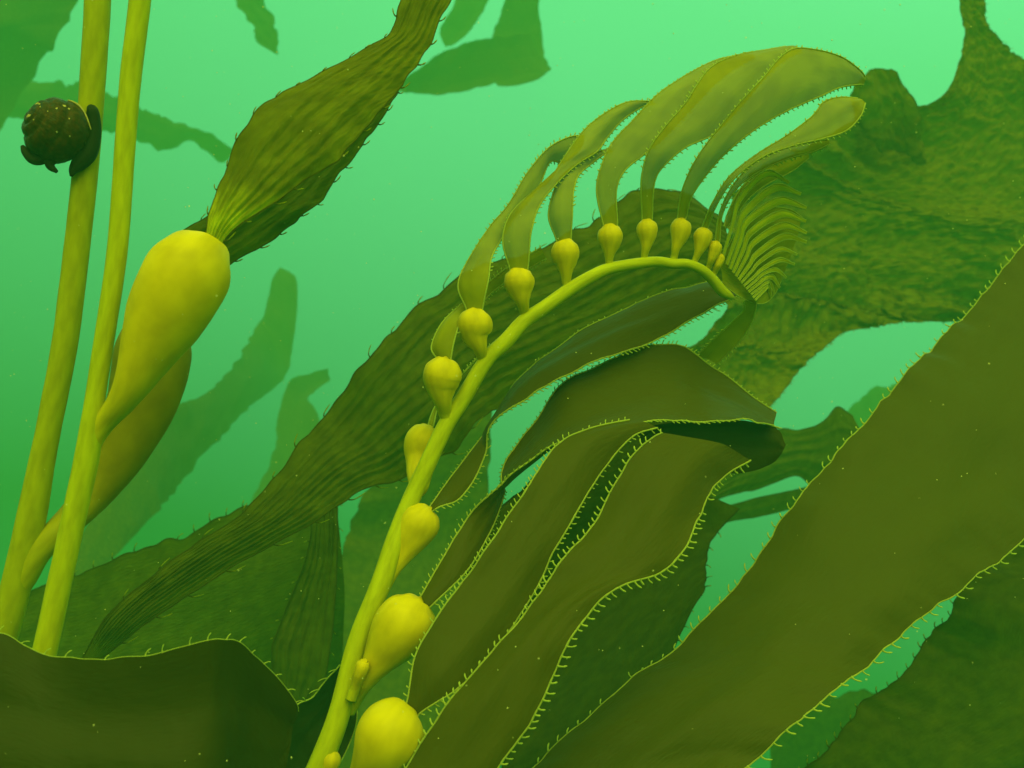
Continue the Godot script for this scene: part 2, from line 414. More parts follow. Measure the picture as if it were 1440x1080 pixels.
	lone_blade("blade toned darker for shade, showing through the gaps between the young frond's long toothed blades", [-0.0026,2.0191,-0.5276, 0.0127,1.9733,-0.5373,  0.0086,2.0474,-0.5318, 0.0372,1.9932,-0.5433,  0.0291,2.079,-0.5353, 0.0644,2.0215,-0.5475,  0.0527,2.1025,-0.5405, 0.0854,2.0492,-0.5518,  0.0815,2.1173,-0.5476, 0.1058,2.0756,-0.5564,  0.11,2.1221,-0.5568, 0.1212,2.0938,-0.5628], with(o, {"big": 1.0, "tone": Color(0.6, 0.6, 0.6)}), 41)  # darkened tint carries the shade behind the long blades
	lone_blade("thin dark kelp strip crossing the gap below the hump-backed blade", [0.1881,2.1306,-1.0355, 0.2006,2.1096,-1.0399,  0.2251,2.1467,-1.032, 0.2372,2.1362,-1.0343,  0.2587,2.1655,-1.0281, 0.2665,2.149,-1.0316,  0.3082,2.1896,-1.0229, 0.3143,2.1741,-1.0262,  0.347,2.216,-1.0173, 0.3589,2.1977,-1.0212], o, 38)
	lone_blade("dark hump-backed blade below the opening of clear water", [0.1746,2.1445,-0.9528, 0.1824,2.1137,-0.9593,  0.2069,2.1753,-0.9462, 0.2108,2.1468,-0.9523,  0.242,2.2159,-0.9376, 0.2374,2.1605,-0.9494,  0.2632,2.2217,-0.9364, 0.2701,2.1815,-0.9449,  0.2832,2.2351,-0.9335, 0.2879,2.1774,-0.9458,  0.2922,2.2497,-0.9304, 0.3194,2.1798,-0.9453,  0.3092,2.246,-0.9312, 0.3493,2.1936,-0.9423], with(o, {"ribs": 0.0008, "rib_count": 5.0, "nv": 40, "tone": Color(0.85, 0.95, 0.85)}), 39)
	lone_blade("deep green blade low behind the two right-hand toothed blades", [0.4348,1.9593,-1.4399, 0.4805,1.7802,-1.478,  0.5127,1.9974,-1.4318, 0.5721,1.8025,-1.4733,  0.5887,2.0235,-1.4263, 0.6545,1.8226,-1.469,  0.6638,2.0533,-1.42, 0.737,1.8427,-1.4647], with(o, {"tone": Color(0.6, 1.0, 0.8)}), 40)

# ---------------------------------------------------------------- the young frond
func float_on(f: Node3D, d: Array, tone := Color.WHITE) -> void:
	# the stalk has the green of the stipe, the float itself is golden
	part("float_bladder", tube_mesh(d, base_of(f), 3, 32, tone, 0.04, Color(0.66, 0.84, 1.0)), "float", f)

func young_frond() -> void:
	var f := thing("kelp_frond", Vector3(-0.0346,1.9303,-0.4084), "young yellow kelp frond arching over, with a row of floats and a curled fan tip", "kelp frond")
	part("stipe", tube_mesh([-0.0399,1.904,-0.4089,0.00461,  -0.0346,1.9303,-0.4084,0.00441,  -0.0325,1.9512,-0.4091,0.00408,  -0.0328,1.9761,-0.4089,0.00386,  -0.0301,1.9983,-0.4093,0.00391,  -0.0289,2.0166,-0.4105,0.00382,  -0.0273,2.0326,-0.4122,0.00359,  -0.0246,2.0474,-0.4111,0.00347,  -0.0215,2.0641,-0.4106,0.00336,  -0.017,2.0782,-0.4107,0.00324,  -0.0122,2.094,-0.4094,0.00312,  -0.0066,2.1033,-0.4095,0.00313,  -0.0014,2.1135,-0.4104,0.00304,  0.0053,2.1214,-0.4107,0.00288,  0.0132,2.1312,-0.4117,0.00278,  0.0205,2.1389,-0.4121,0.00262,  0.0275,2.1451,-0.4139,0.00249,  0.0399,2.1511,-0.4146,0.00227,  0.0472,2.1544,-0.417,0.00217,  0.0532,2.155,-0.4169,0.00214,  0.0587,2.1563,-0.4166,0.00208,  0.0653,2.1562,-0.4187,0.00215,  0.0711,2.1546,-0.4221,0.00228,  0.0765,2.152,-0.4257,0.0023,  0.0803,2.1514,-0.4279,0.00182,  0.0835,2.1518,-0.4309,0.00061], base_of(f), 6, 20, Color.WHITE), "stipe", f)
	# floats, from the foot of the frond to its tip
	float_on(f, [-0.0346,1.917,-0.4123,0.00223,  -0.034,1.9192,-0.4118,0.00226,  -0.0334,1.9215,-0.4114,0.0023,  -0.0328,1.9237,-0.4109,0.00234,  -0.0326,1.9248,-0.4106,0.00235,  -0.0323,1.926,-0.4103,0.00241,  -0.0321,1.9271,-0.4099,0.00255,  -0.0318,1.9283,-0.4095,0.00277,  -0.0316,1.9294,-0.4091,0.00306,  -0.0314,1.9306,-0.4086,0.00336,  -0.0312,1.9318,-0.4082,0.00364,  -0.0311,1.9329,-0.4078,0.00383,  -0.031,1.9341,-0.4075,0.00389,  -0.0311,1.9353,-0.4073,0.00366,  -0.0311,1.9363,-0.4071,0.00307,  -0.0311,1.937,-0.407,0.00229,  -0.0311,1.9374,-0.4069,0.00152,  -0.0311,1.9376,-0.4069,0.00081,  -0.0311,1.9377,-0.4069,0.00027,  -0.0311,1.9377,-0.4068,0.00013])
	float_on(f, [-0.0315,1.9146,-0.4026,0.00313,  -0.0295,1.917,-0.4023,0.00319,  -0.0275,1.9195,-0.4023,0.00325,  -0.0255,1.922,-0.4017,0.0033,  -0.0233,1.9251,-0.3997,0.00335,  -0.0211,1.9284,-0.3961,0.00366,  -0.019,1.932,-0.3917,0.0044,  -0.0171,1.9354,-0.3877,0.0056,  -0.0156,1.9388,-0.3851,0.00716,  -0.0143,1.9421,-0.3833,0.00883,  -0.0132,1.9453,-0.3821,0.01032,  -0.0122,1.9486,-0.381,0.01134,  -0.0112,1.9518,-0.38,0.01171,  -0.0102,1.9554,-0.3794,0.011,  -0.0094,1.9582,-0.3792,0.00924,  -0.0087,1.9601,-0.3796,0.00691,  -0.0082,1.9611,-0.38,0.0046,  -0.008,1.9617,-0.3802,0.00245,  -0.0079,1.9619,-0.3802,0.00082,  -0.0079,1.9619,-0.3802,0.00012])
	float_on(f, [-0.0304,1.9514,-0.4121,0.00327,  -0.0299,1.9531,-0.4118,0.00333,  -0.0294,1.9548,-0.4116,0.00339,  -0.0289,1.9565,-0.4112,0.00345,  -0.0277,1.9601,-0.4092,0.00349,  -0.0263,1.9637,-0.4067,0.00377,  -0.025,1.9672,-0.4055,0.00447,  -0.0237,1.9706,-0.4048,0.00561,  -0.0224,1.9741,-0.4042,0.00706,  -0.0211,1.9775,-0.4035,0.00862,  -0.0197,1.9809,-0.4028,0.01001,  -0.0183,1.9843,-0.4021,0.01097,  -0.0169,1.9877,-0.4013,0.01131,  -0.0155,1.991,-0.4006,0.01063,  -0.0143,1.9936,-0.4001,0.00891,  -0.0136,1.9955,-0.3997,0.00665,  -0.0131,1.9966,-0.3994,0.00442,  -0.0129,1.9972,-0.3993,0.00235,  -0.0128,1.9973,-0.3993,0.00079,  -0.0128,1.9974,-0.3993,0.00013])
	float_on(f, [-0.0293,1.9563,-0.4039,0.00198,  -0.0292,1.9578,-0.4037,0.00201,  -0.0291,1.9592,-0.4035,0.00205,  -0.0289,1.9606,-0.4032,0.00208,  -0.0288,1.9616,-0.4028,0.00209,  -0.0287,1.9626,-0.4022,0.0021,  -0.0286,1.9636,-0.4015,0.00215,  -0.0284,1.9646,-0.4006,0.00222,  -0.0283,1.9656,-0.3997,0.00231,  -0.0282,1.9666,-0.3989,0.00241,  -0.028,1.9676,-0.3984,0.0025,  -0.0279,1.9686,-0.398,0.00256,  -0.0278,1.9695,-0.3978,0.00258,  -0.0278,1.9703,-0.3977,0.00243,  -0.0277,1.971,-0.3977,0.00203,  -0.0277,1.9714,-0.3976,0.00152,  -0.0276,1.9717,-0.3976,0.00101,  -0.0276,1.9718,-0.3975,0.00054,  -0.0276,1.9719,-0.3975,0.00018,  -0.0276,1.9719,-0.3975,0.00013])
	float_on(f, [-0.0295,1.995,-0.4131,0.00232,  -0.0289,1.997,-0.4126,0.00236,  -0.0284,1.999,-0.412,0.0024,  -0.0279,2.0011,-0.4116,0.00244,  -0.0272,2.0037,-0.4115,0.00248,  -0.0265,2.0063,-0.4116,0.00269,  -0.0257,2.009,-0.4119,0.00319,  -0.025,2.0116,-0.4122,0.00398,  -0.0244,2.0143,-0.4124,0.005,  -0.0237,2.017,-0.4124,0.00609,  -0.0231,2.0197,-0.4125,0.00706,  -0.0224,2.0224,-0.4123,0.00774,  -0.0217,2.025,-0.4119,0.00798,  -0.021,2.0275,-0.4113,0.0075,  -0.0204,2.0294,-0.4109,0.00629,  -0.02,2.0308,-0.4106,0.00469,  -0.0197,2.0316,-0.4104,0.00312,  -0.0195,2.032,-0.4103,0.00166,  -0.0195,2.0321,-0.4103,0.00056,  -0.0195,2.0321,-0.4103,0.00014])
	float_on(f, [-0.0243,2.0462,-0.4124,0.00265,  -0.0244,2.0439,-0.4127,0.00269,  -0.0245,2.0416,-0.4129,0.00274,  -0.0246,2.0393,-0.4132,0.00278,  -0.0256,2.0379,-0.4157,0.00282,  -0.0271,2.0403,-0.4193,0.00304,  -0.0281,2.0429,-0.4221,0.00349,  -0.0286,2.0455,-0.4245,0.00422,  -0.0287,2.0482,-0.4261,0.00514,  -0.0288,2.0508,-0.4272,0.00612,  -0.029,2.0533,-0.4276,0.007,  -0.0291,2.0558,-0.4275,0.00761,  -0.0291,2.0583,-0.4273,0.00783,  -0.0291,2.0607,-0.4268,0.00736,  -0.029,2.0627,-0.4263,0.00617,  -0.0288,2.0641,-0.426,0.0046,  -0.0287,2.0649,-0.4258,0.00306,  -0.0286,2.0653,-0.4257,0.00163,  -0.0286,2.0655,-0.4257,0.00055,  -0.0286,2.0655,-0.4257,0.00014])
	float_on(f, [-0.0198,2.0668,-0.4101,0.00266,  -0.0205,2.0673,-0.4101,0.00271,  -0.0213,2.0677,-0.4101,0.00275,  -0.0219,2.0682,-0.4099,0.0028,  -0.0229,2.0695,-0.4089,0.00282,  -0.0236,2.0709,-0.4073,0.003,  -0.0243,2.0723,-0.406,0.00343,  -0.025,2.0739,-0.4053,0.00413,  -0.0256,2.0755,-0.405,0.00502,  -0.0262,2.0772,-0.4048,0.00598,  -0.0266,2.0789,-0.4044,0.00684,  -0.027,2.0807,-0.4041,0.00743,  -0.0272,2.0824,-0.4037,0.00764,  -0.0276,2.0848,-0.4032,0.00718,  -0.0278,2.0867,-0.4028,0.00602,  -0.028,2.0881,-0.4025,0.00449,  -0.0281,2.0889,-0.4023,0.00299,  -0.0281,2.0893,-0.4022,0.00159,  -0.0282,2.0894,-0.4022,0.00053,  -0.0282,2.0894,-0.4022,0.00014])
	float_on(f, [-0.0107,2.0927,-0.4097,0.00215,  -0.0115,2.093,-0.4097,0.00219,  -0.0122,2.0933,-0.4097,0.00223,  -0.0129,2.0937,-0.4096,0.00227,  -0.014,2.0947,-0.4086,0.00229,  -0.0148,2.0958,-0.407,0.00247,  -0.0156,2.0969,-0.4058,0.00289,  -0.0165,2.0982,-0.4052,0.00357,  -0.0175,2.0995,-0.405,0.00446,  -0.0184,2.1009,-0.4049,0.0054,  -0.019,2.1024,-0.4046,0.00624,  -0.0194,2.1039,-0.4042,0.00682,  -0.0199,2.1055,-0.4039,0.00703,  -0.0206,2.1076,-0.4034,0.00661,  -0.0211,2.1093,-0.4031,0.00554,  -0.0214,2.1105,-0.4028,0.00413,  -0.0216,2.1112,-0.4027,0.00275,  -0.0217,2.1116,-0.4026,0.00146,  -0.0217,2.1117,-0.4026,0.00049,  -0.0217,2.1117,-0.4026,0.00014])
	float_on(f, [-0.0001,2.1146,-0.4112,0.00191,  -0.0006,2.1152,-0.4111,0.00194,  -0.0011,2.1158,-0.4111,0.00198,  -0.0016,2.1164,-0.411,0.00201,  -0.0023,2.1174,-0.41,0.00203,  -0.0029,2.1184,-0.4085,0.00219,  -0.0035,2.1195,-0.4073,0.00255,  -0.0042,2.1207,-0.4066,0.00314,  -0.0048,2.122,-0.4064,0.0039,  -0.0055,2.1234,-0.4062,0.00472,  -0.0061,2.1248,-0.4059,0.00545,  -0.0066,2.1261,-0.4056,0.00595,  -0.0071,2.1275,-0.4054,0.00613,  -0.0077,2.1294,-0.405,0.00576,  -0.008,2.1309,-0.4046,0.00483,  -0.0083,2.132,-0.4044,0.0036,  -0.0084,2.1326,-0.4043,0.0024,  -0.0085,2.1329,-0.4042,0.00128,  -0.0085,2.133,-0.4042,0.00043,  -0.0085,2.133,-0.4042,0.00014])
	float_on(f, [0.0138,2.1317,-0.4126,0.00179,  0.0133,2.1322,-0.4126,0.00183,  0.0127,2.1327,-0.4125,0.00186,  0.0121,2.1333,-0.4124,0.00189,  0.0114,2.1345,-0.4118,0.00191,  0.011,2.1358,-0.4111,0.00206,  0.0106,2.1371,-0.4105,0.00241,  0.0102,2.1385,-0.4101,0.00297,  0.0098,2.1399,-0.4098,0.00369,  0.0095,2.1413,-0.4096,0.00446,  0.009,2.1427,-0.4093,0.00515,  0.0086,2.1441,-0.409,0.00563,  0.0081,2.1455,-0.4087,0.0058,  0.0075,2.1472,-0.4083,0.00545,  0.007,2.1486,-0.408,0.00457,  0.0067,2.1496,-0.4078,0.00341,  0.0064,2.1502,-0.4077,0.00227,  0.0063,2.1504,-0.4076,0.00121,  0.0062,2.1505,-0.4076,0.0004,  0.0062,2.1505,-0.4076,0.00014])
	float_on(f, [0.0289,2.146,-0.4147,0.00154,  0.0284,2.1464,-0.4146,0.00156,  0.0278,2.1468,-0.4146,0.00159,  0.0273,2.1472,-0.4145,0.00162,  0.0267,2.1482,-0.414,0.00164,  0.0264,2.1493,-0.4134,0.00178,  0.0261,2.1505,-0.4128,0.0021,  0.0259,2.1517,-0.4124,0.00263,  0.0257,2.1529,-0.4122,0.00331,  0.0255,2.1542,-0.4119,0.00403,  0.0252,2.1554,-0.4117,0.00467,  0.0248,2.1567,-0.4114,0.00512,  0.0245,2.1579,-0.4112,0.00528,  0.0241,2.1595,-0.4108,0.00496,  0.0238,2.1608,-0.4105,0.00416,  0.0235,2.1617,-0.4103,0.0031,  0.0234,2.1623,-0.4102,0.00206,  0.0233,2.1626,-0.4102,0.0011,  0.0233,2.1626,-0.4101,0.00037,  0.0233,2.1627,-0.4101,0.00015])
	float_on(f, [0.0417,2.1519,-0.4155,0.0014,  0.0414,2.1525,-0.4154,0.00143,  0.041,2.1531,-0.4153,0.00145,  0.0407,2.1537,-0.4152,0.00148,  0.0404,2.1549,-0.4146,0.00149,  0.0403,2.1561,-0.4139,0.00161,  0.0402,2.1573,-0.4133,0.00187,  0.0401,2.1586,-0.413,0.00229,  0.04,2.1599,-0.4128,0.00283,  0.0398,2.1612,-0.4125,0.00342,  0.0395,2.1625,-0.4122,0.00393,  0.0391,2.1637,-0.412,0.00429,  0.0388,2.165,-0.4117,0.00442,  0.0385,2.1664,-0.4114,0.00415,  0.0382,2.1675,-0.4112,0.00348,  0.038,2.1682,-0.411,0.0026,  0.0379,2.1687,-0.4109,0.00173,  0.0378,2.1689,-0.4109,0.00092,  0.0378,2.169,-0.4108,0.00031,  0.0378,2.169,-0.4108,0.00015])
	float_on(f, [0.0531,2.1553,-0.4178,0.00141,  0.053,2.156,-0.4177,0.00144,  0.053,2.1567,-0.4176,0.00146,  0.053,2.1575,-0.4174,0.00149,  0.0529,2.1588,-0.4169,0.0015,  0.0527,2.16,-0.4161,0.00162,  0.0526,2.1613,-0.4155,0.00188,  0.0527,2.1627,-0.4152,0.00231,  0.0528,2.1641,-0.4149,0.00285,  0.0529,2.1655,-0.4146,0.00344,  0.0529,2.167,-0.4143,0.00396,  0.0528,2.1684,-0.414,0.00432,  0.0526,2.1698,-0.4137,0.00445,  0.0524,2.1712,-0.4134,0.00418,  0.0522,2.1723,-0.4132,0.00351,  0.0521,2.1731,-0.413,0.00262,  0.0521,2.1735,-0.4129,0.00174,  0.0521,2.1738,-0.4129,0.00093,  0.0521,2.1739,-0.4129,0.00031,  0.0521,2.1739,-0.4129,0.00015])
	float_on(f, [0.0615,2.1568,-0.4186,0.00127,  0.0616,2.1574,-0.4185,0.0013,  0.0617,2.158,-0.4184,0.00132,  0.0618,2.1585,-0.4182,0.00134,  0.0619,2.1597,-0.4177,0.00136,  0.0621,2.1607,-0.4171,0.00146,  0.0622,2.1618,-0.4166,0.0017,  0.0624,2.163,-0.4161,0.00208,  0.0625,2.1642,-0.4159,0.00257,  0.0626,2.1654,-0.4157,0.0031,  0.0627,2.1667,-0.4154,0.00357,  0.0626,2.1679,-0.4152,0.0039,  0.0625,2.1691,-0.4149,0.00401,  0.0625,2.1704,-0.4146,0.00377,  0.0624,2.1714,-0.4144,0.00316,  0.0624,2.1721,-0.4143,0.00236,  0.0624,2.1726,-0.4142,0.00157,  0.0624,2.1728,-0.4141,0.00083,  0.0624,2.1728,-0.4141,0.00028,  0.0624,2.1728,-0.4141,0.00015])
	float_on(f, [0.0674,2.1558,-0.4208,0.00114,  0.0677,2.1566,-0.4207,0.00116,  0.0679,2.1573,-0.4206,0.00118,  0.0682,2.158,-0.4205,0.0012,  0.0684,2.1588,-0.4199,0.00121,  0.0684,2.1596,-0.419,0.00127,  0.0684,2.1603,-0.4181,0.00143,  0.0685,2.1612,-0.4175,0.00169,  0.0686,2.1622,-0.4173,0.00202,  0.0687,2.1632,-0.4171,0.00237,  0.0688,2.1643,-0.417,0.00269,  0.0688,2.1653,-0.4167,0.0029,  0.0687,2.1663,-0.4165,0.00298,  0.0687,2.1672,-0.4163,0.0028,  0.0687,2.168,-0.4162,0.00235,  0.0688,2.1685,-0.4161,0.00175,  0.0688,2.1688,-0.416,0.00116,  0.0688,2.169,-0.416,0.00062,  0.0688,2.1691,-0.4159,0.00021,  0.0688,2.1691,-0.4159,0.00015])
	float_on(f, [0.0707,2.1548,-0.422,0.00114,  0.071,2.1556,-0.4219,0.00116,  0.0712,2.1563,-0.4219,0.00118,  0.0715,2.157,-0.4217,0.0012,  0.0716,2.1576,-0.4213,0.0012,  0.0717,2.1582,-0.4207,0.00123,  0.0717,2.1587,-0.42,0.0013,  0.0717,2.1593,-0.4193,0.0014,  0.0718,2.1599,-0.4188,0.00154,  0.0719,2.1607,-0.4186,0.00169,  0.072,2.1614,-0.4185,0.00182,  0.0721,2.1622,-0.4184,0.00191,  0.0721,2.163,-0.4183,0.00194,  0.072,2.1636,-0.4181,0.00182,  0.072,2.1641,-0.418,0.00153,  0.072,2.1644,-0.4179,0.00114,  0.072,2.1646,-0.4179,0.00076,  0.072,2.1647,-0.4179,0.0004,  0.072,2.1648,-0.4179,0.00015,  0.072,2.1648,-0.4179,0.00015])
	# blades of those floats
	var y := {"mat": "young_blade", "nu": 16, "nv": 12, "camber": 0.14, "ruffle": 0.02, "edge": 0.015, "margin": 0.00038, "tone": Color(0.62, 0.64, 0.7), "step": 0.0024, "spine": 0.0018, "bare_base": 2.2}
	blade(f, "blade", [-0.0285,2.0844,-0.4043, -0.0249,2.0852,-0.4021,  -0.0307,2.0882,-0.4035, -0.0256,2.0895,-0.4011,  -0.0342,2.0926,-0.4046, -0.0261,2.0961,-0.4008,  -0.033,2.1035,-0.4074, -0.0256,2.1043,-0.4031,  -0.0271,2.1158,-0.4129, -0.0231,2.1119,-0.4117,  -0.0193,2.1283,-0.4174, -0.0163,2.1261,-0.42,  -0.0135,2.1372,-0.4207, -0.0103,2.1348,-0.4242,  -0.0023,2.1507,-0.425, 0.0012,2.1477,-0.4287], y, 51)
	blade(f, "blade", [-0.0292,2.0611,-0.4276, -0.0278,2.062,-0.4285,  -0.0292,2.0655,-0.4267, -0.0271,2.0668,-0.4275,  -0.0288,2.0749,-0.4339, -0.0276,2.0771,-0.4375,  -0.0235,2.0878,-0.4383, -0.0226,2.0915,-0.4426,  -0.0177,2.0995,-0.441, -0.0168,2.1036,-0.4462,  -0.0128,2.1078,-0.4433, -0.0116,2.1114,-0.4486,  -0.0069,2.1152,-0.4458, -0.0057,2.1195,-0.452,  0.0077,2.1315,-0.4525, 0.0084,2.1376,-0.4584], with(y, {"nv": 8}), 52)
	blade(f, "blade", [-0.0228,2.1076,-0.4045, -0.0181,2.1086,-0.4022,  -0.0251,2.1115,-0.4036, -0.0184,2.1131,-0.4012,  -0.0301,2.1194,-0.404, -0.0188,2.1226,-0.3992,  -0.0293,2.1303,-0.4068, -0.0201,2.133,-0.4021,  -0.0245,2.1484,-0.4101, -0.0184,2.1451,-0.4088,  -0.0196,2.1603,-0.4117, -0.0159,2.1555,-0.4127,  -0.0152,2.1763,-0.4124, -0.0096,2.1719,-0.4153,  -0.0092,2.19,-0.4135, -0.0072,2.1857,-0.4175,  -0.0019,2.1979,-0.4149, -0.0016,2.1887,-0.421,  0.0043,2.2017,-0.4172, 0.0035,2.1958,-0.4225], with(y, {"camber": 0.16}), 53)
	blade(f, "blade", [-0.0101,2.1287,-0.4051, -0.0049,2.1301,-0.4038,  -0.0126,2.1326,-0.4043, -0.0052,2.1347,-0.4028,  -0.0178,2.1429,-0.4031, -0.0071,2.1468,-0.4002,  -0.017,2.1543,-0.4037, -0.0065,2.1594,-0.4016,  -0.0112,2.1654,-0.4055, -0.0022,2.1707,-0.4033,  -0.0054,2.173,-0.4069, 0.0042,2.1824,-0.4049,  -0.0025,2.1829,-0.4079, 0.0112,2.1915,-0.4071,  0.0019,2.1957,-0.4082, 0.0139,2.1999,-0.4094,  0.0064,2.2045,-0.4094, 0.018,2.2088,-0.4106,  0.0135,2.2137,-0.4106, 0.0227,2.2161,-0.4131,  0.0203,2.22,-0.4133, 0.0262,2.2205,-0.4152,  0.0293,2.2239,-0.4155, 0.0303,2.2238,-0.4176], with(y, {"camber": 0.2}), 54)
	blade(f, "blade", [0.0053,2.1463,-0.4085, 0.0096,2.147,-0.4073,  0.0027,2.1503,-0.4077, 0.0089,2.1514,-0.4064,  -0.0021,2.1576,-0.4061, 0.007,2.1605,-0.4034,  -0.0027,2.1676,-0.406, 0.0054,2.1702,-0.4034,  -0.0009,2.1769,-0.4071, 0.0059,2.1781,-0.4058,  0.0044,2.1847,-0.4085, 0.0097,2.1854,-0.4084,  0.0096,2.1912,-0.4102, 0.0143,2.192,-0.41,  0.0155,2.196,-0.4123, 0.0176,2.1953,-0.4124], with(y, {"camber": 0.2}), 55)
	blade(f, "blade", [0.0228,2.1578,-0.4101, 0.0267,2.159,-0.4099,  0.0203,2.1619,-0.4093, 0.026,2.1635,-0.4089,  0.0145,2.1736,-0.4058, 0.0224,2.1752,-0.4044,  0.0139,2.1832,-0.4037, 0.0237,2.1833,-0.4017,  0.0159,2.194,-0.4035, 0.0296,2.1916,-0.4009,  0.0219,2.206,-0.404, 0.0364,2.2018,-0.4008,  0.0292,2.2207,-0.405, 0.0441,2.2165,-0.4018,  0.0393,2.2338,-0.4073, 0.0521,2.2319,-0.4036,  0.0507,2.2461,-0.4098, 0.0601,2.2443,-0.4081,  0.0634,2.2549,-0.413, 0.0678,2.2539,-0.4122], y, 56)
	blade(f, "blade", [0.0372,2.1643,-0.4108, 0.04,2.165,-0.4107,  0.0356,2.1687,-0.4099, 0.0396,2.1696,-0.4097,  0.031,2.1811,-0.4011, 0.0365,2.1819,-0.4009,  0.0308,2.1915,-0.3958, 0.0396,2.1889,-0.3954,  0.0351,2.2024,-0.3935, 0.0457,2.1963,-0.3928,  0.0406,2.214,-0.3931, 0.055,2.2047,-0.393,  0.0468,2.231,-0.3936, 0.0634,2.2194,-0.393,  0.0546,2.241,-0.3965, 0.0708,2.236,-0.3956,  0.0655,2.2495,-0.4009, 0.0781,2.2485,-0.4001,  0.0788,2.2591,-0.407, 0.0858,2.2588,-0.4061], y, 57)
	blade(f, "blade", [0.0507,2.1691,-0.4129, 0.0531,2.1697,-0.4127,  0.0501,2.1736,-0.4119, 0.0535,2.1745,-0.4117,  0.0485,2.1824,-0.4029, 0.0532,2.1815,-0.4031,  0.0509,2.1944,-0.3932, 0.0589,2.1934,-0.3934,  0.0587,2.2106,-0.3856, 0.0659,2.2022,-0.3864,  0.0669,2.2258,-0.3814, 0.0745,2.2117,-0.3844,  0.0751,2.2408,-0.3813, 0.0836,2.22,-0.3847,  0.086,2.2462,-0.3842, 0.0921,2.2282,-0.388,  0.0984,2.2494,-0.3897, 0.1004,2.2369,-0.3923,  0.1084,2.2499,-0.3957, 0.1091,2.244,-0.398,  0.1128,2.2497,-0.3998, 0.113,2.2469,-0.4014], y, 58)
	blade(f, "blade", [0.0607,2.1677,-0.4142, 0.0623,2.1681,-0.4141,  0.0611,2.1722,-0.4132, 0.0634,2.1727,-0.4131,  0.0619,2.1802,-0.4044, 0.0638,2.1798,-0.4045,  0.0651,2.1894,-0.3963, 0.0668,2.1879,-0.3946,  0.0729,2.1986,-0.3902, 0.0749,2.1964,-0.3876,  0.0817,2.2066,-0.3855, 0.0853,2.2025,-0.3833,  0.09,2.2162,-0.3824, 0.0958,2.2074,-0.3812,  0.0932,2.2234,-0.3819, 0.1043,2.2135,-0.382,  0.1,2.2285,-0.3839, 0.1094,2.2223,-0.3842,  0.1078,2.2317,-0.3873, 0.1113,2.2306,-0.3875], y, 59)
	blade(f, "blade", [0.0689,2.1646,-0.4169, 0.0701,2.1649,-0.4168,  0.0681,2.1692,-0.4159, 0.0699,2.1696,-0.4158,  0.0665,2.1787,-0.4098, 0.0678,2.1785,-0.4099,  0.0683,2.1889,-0.4035, 0.0697,2.1871,-0.4029,  0.0741,2.1985,-0.3984, 0.076,2.1945,-0.3983,  0.0836,2.2058,-0.3948, 0.0855,2.2015,-0.3947,  0.0943,2.2118,-0.3946, 0.0959,2.2081,-0.3954,  0.1015,2.2156,-0.3958, 0.1023,2.2137,-0.3962], y, 60)
	fan(f, y)
	var q := {"mat": "blade", "nu": 22, "nv": 22, "camber": 0.09, "ruffle": 0.03, "edge": 0.02, "margin": 0.0004, "step": 0.0024, "spine": 0.0024, "spine_radius": 0.00034, "bare_base": 0.5}
	blade(f, "blade", [-0.0217,2.0285,-0.4121, -0.0191,2.0292,-0.4099,  -0.0197,2.0319,-0.4114, -0.0159,2.0329,-0.4091,  -0.0165,2.0422,-0.4204, -0.0094,2.0384,-0.4171,  -0.0116,2.0553,-0.4299, -0.0053,2.049,-0.4251,  -0.0074,2.0667,-0.4377, -0.0036,2.0607,-0.4308,  -0.0049,2.0755,-0.4491, -0.0037,2.0723,-0.4324,  0.002,2.0997,-0.4573, 0.0077,2.0892,-0.437,  0.0168,2.1209,-0.4599, 0.0229,2.1026,-0.4403,  0.036,2.1404,-0.4629, 0.0412,2.1184,-0.4431,  0.0565,2.1567,-0.4656, 0.0604,2.1332,-0.4481,  0.076,2.1692,-0.4701, 0.0787,2.1528,-0.4531,  0.09,2.1735,-0.4743, 0.0903,2.1631,-0.4612], with(q, {"step": 0.0026, "spine": 0.0024}), 61)
	blade(f, "blade", [-0.0147,1.9939,-0.401, -0.0104,1.9942,-0.3989,  -0.014,1.9976,-0.4002, -0.0078,1.9981,-0.3981,  -0.0093,2.015,-0.4037, 0.0006,2.012,-0.4023,  -0.0045,2.0299,-0.4067, 0.0057,2.0292,-0.4129,  0.0004,2.0398,-0.4066, 0.0068,2.0454,-0.4238,  0.0068,2.0507,-0.4084, 0.0055,2.056,-0.44,  0.0222,2.0671,-0.41, 0.0124,2.0769,-0.4488,  0.0396,2.0776,-0.4129, 0.0253,2.1063,-0.4497,  0.0675,2.0907,-0.4203, 0.06,2.1298,-0.4509,  0.0941,2.1001,-0.4286, 0.0886,2.1268,-0.4587,  0.1079,2.1036,-0.436, 0.1095,2.1196,-0.4633,  0.1167,2.1045,-0.443, 0.12,2.116,-0.4661], with(q, {"camber": 0.1}), 62)
	blade(f, "blade", [-0.009,1.96,-0.3827, -0.0043,1.9585,-0.3809,  -0.0088,1.964,-0.3818, -0.0021,1.9618,-0.3802,  -0.0099,1.9784,-0.3828, 0.0069,1.9711,-0.3793,  -0.005,1.9952,-0.3854, 0.0161,1.9857,-0.3834,  0.0026,2.0131,-0.3898, 0.0254,2.0077,-0.3879,  0.0107,2.0351,-0.3933, 0.031,2.0298,-0.3924,  0.0175,2.0537,-0.3975, 0.0379,2.05,-0.3983,  0.0231,2.0677,-0.4027, 0.0441,2.066,-0.4041,  0.034,2.0769,-0.4069, 0.0512,2.0779,-0.4077,  0.0488,2.0849,-0.4113, 0.0603,2.0843,-0.4115], q, 63)
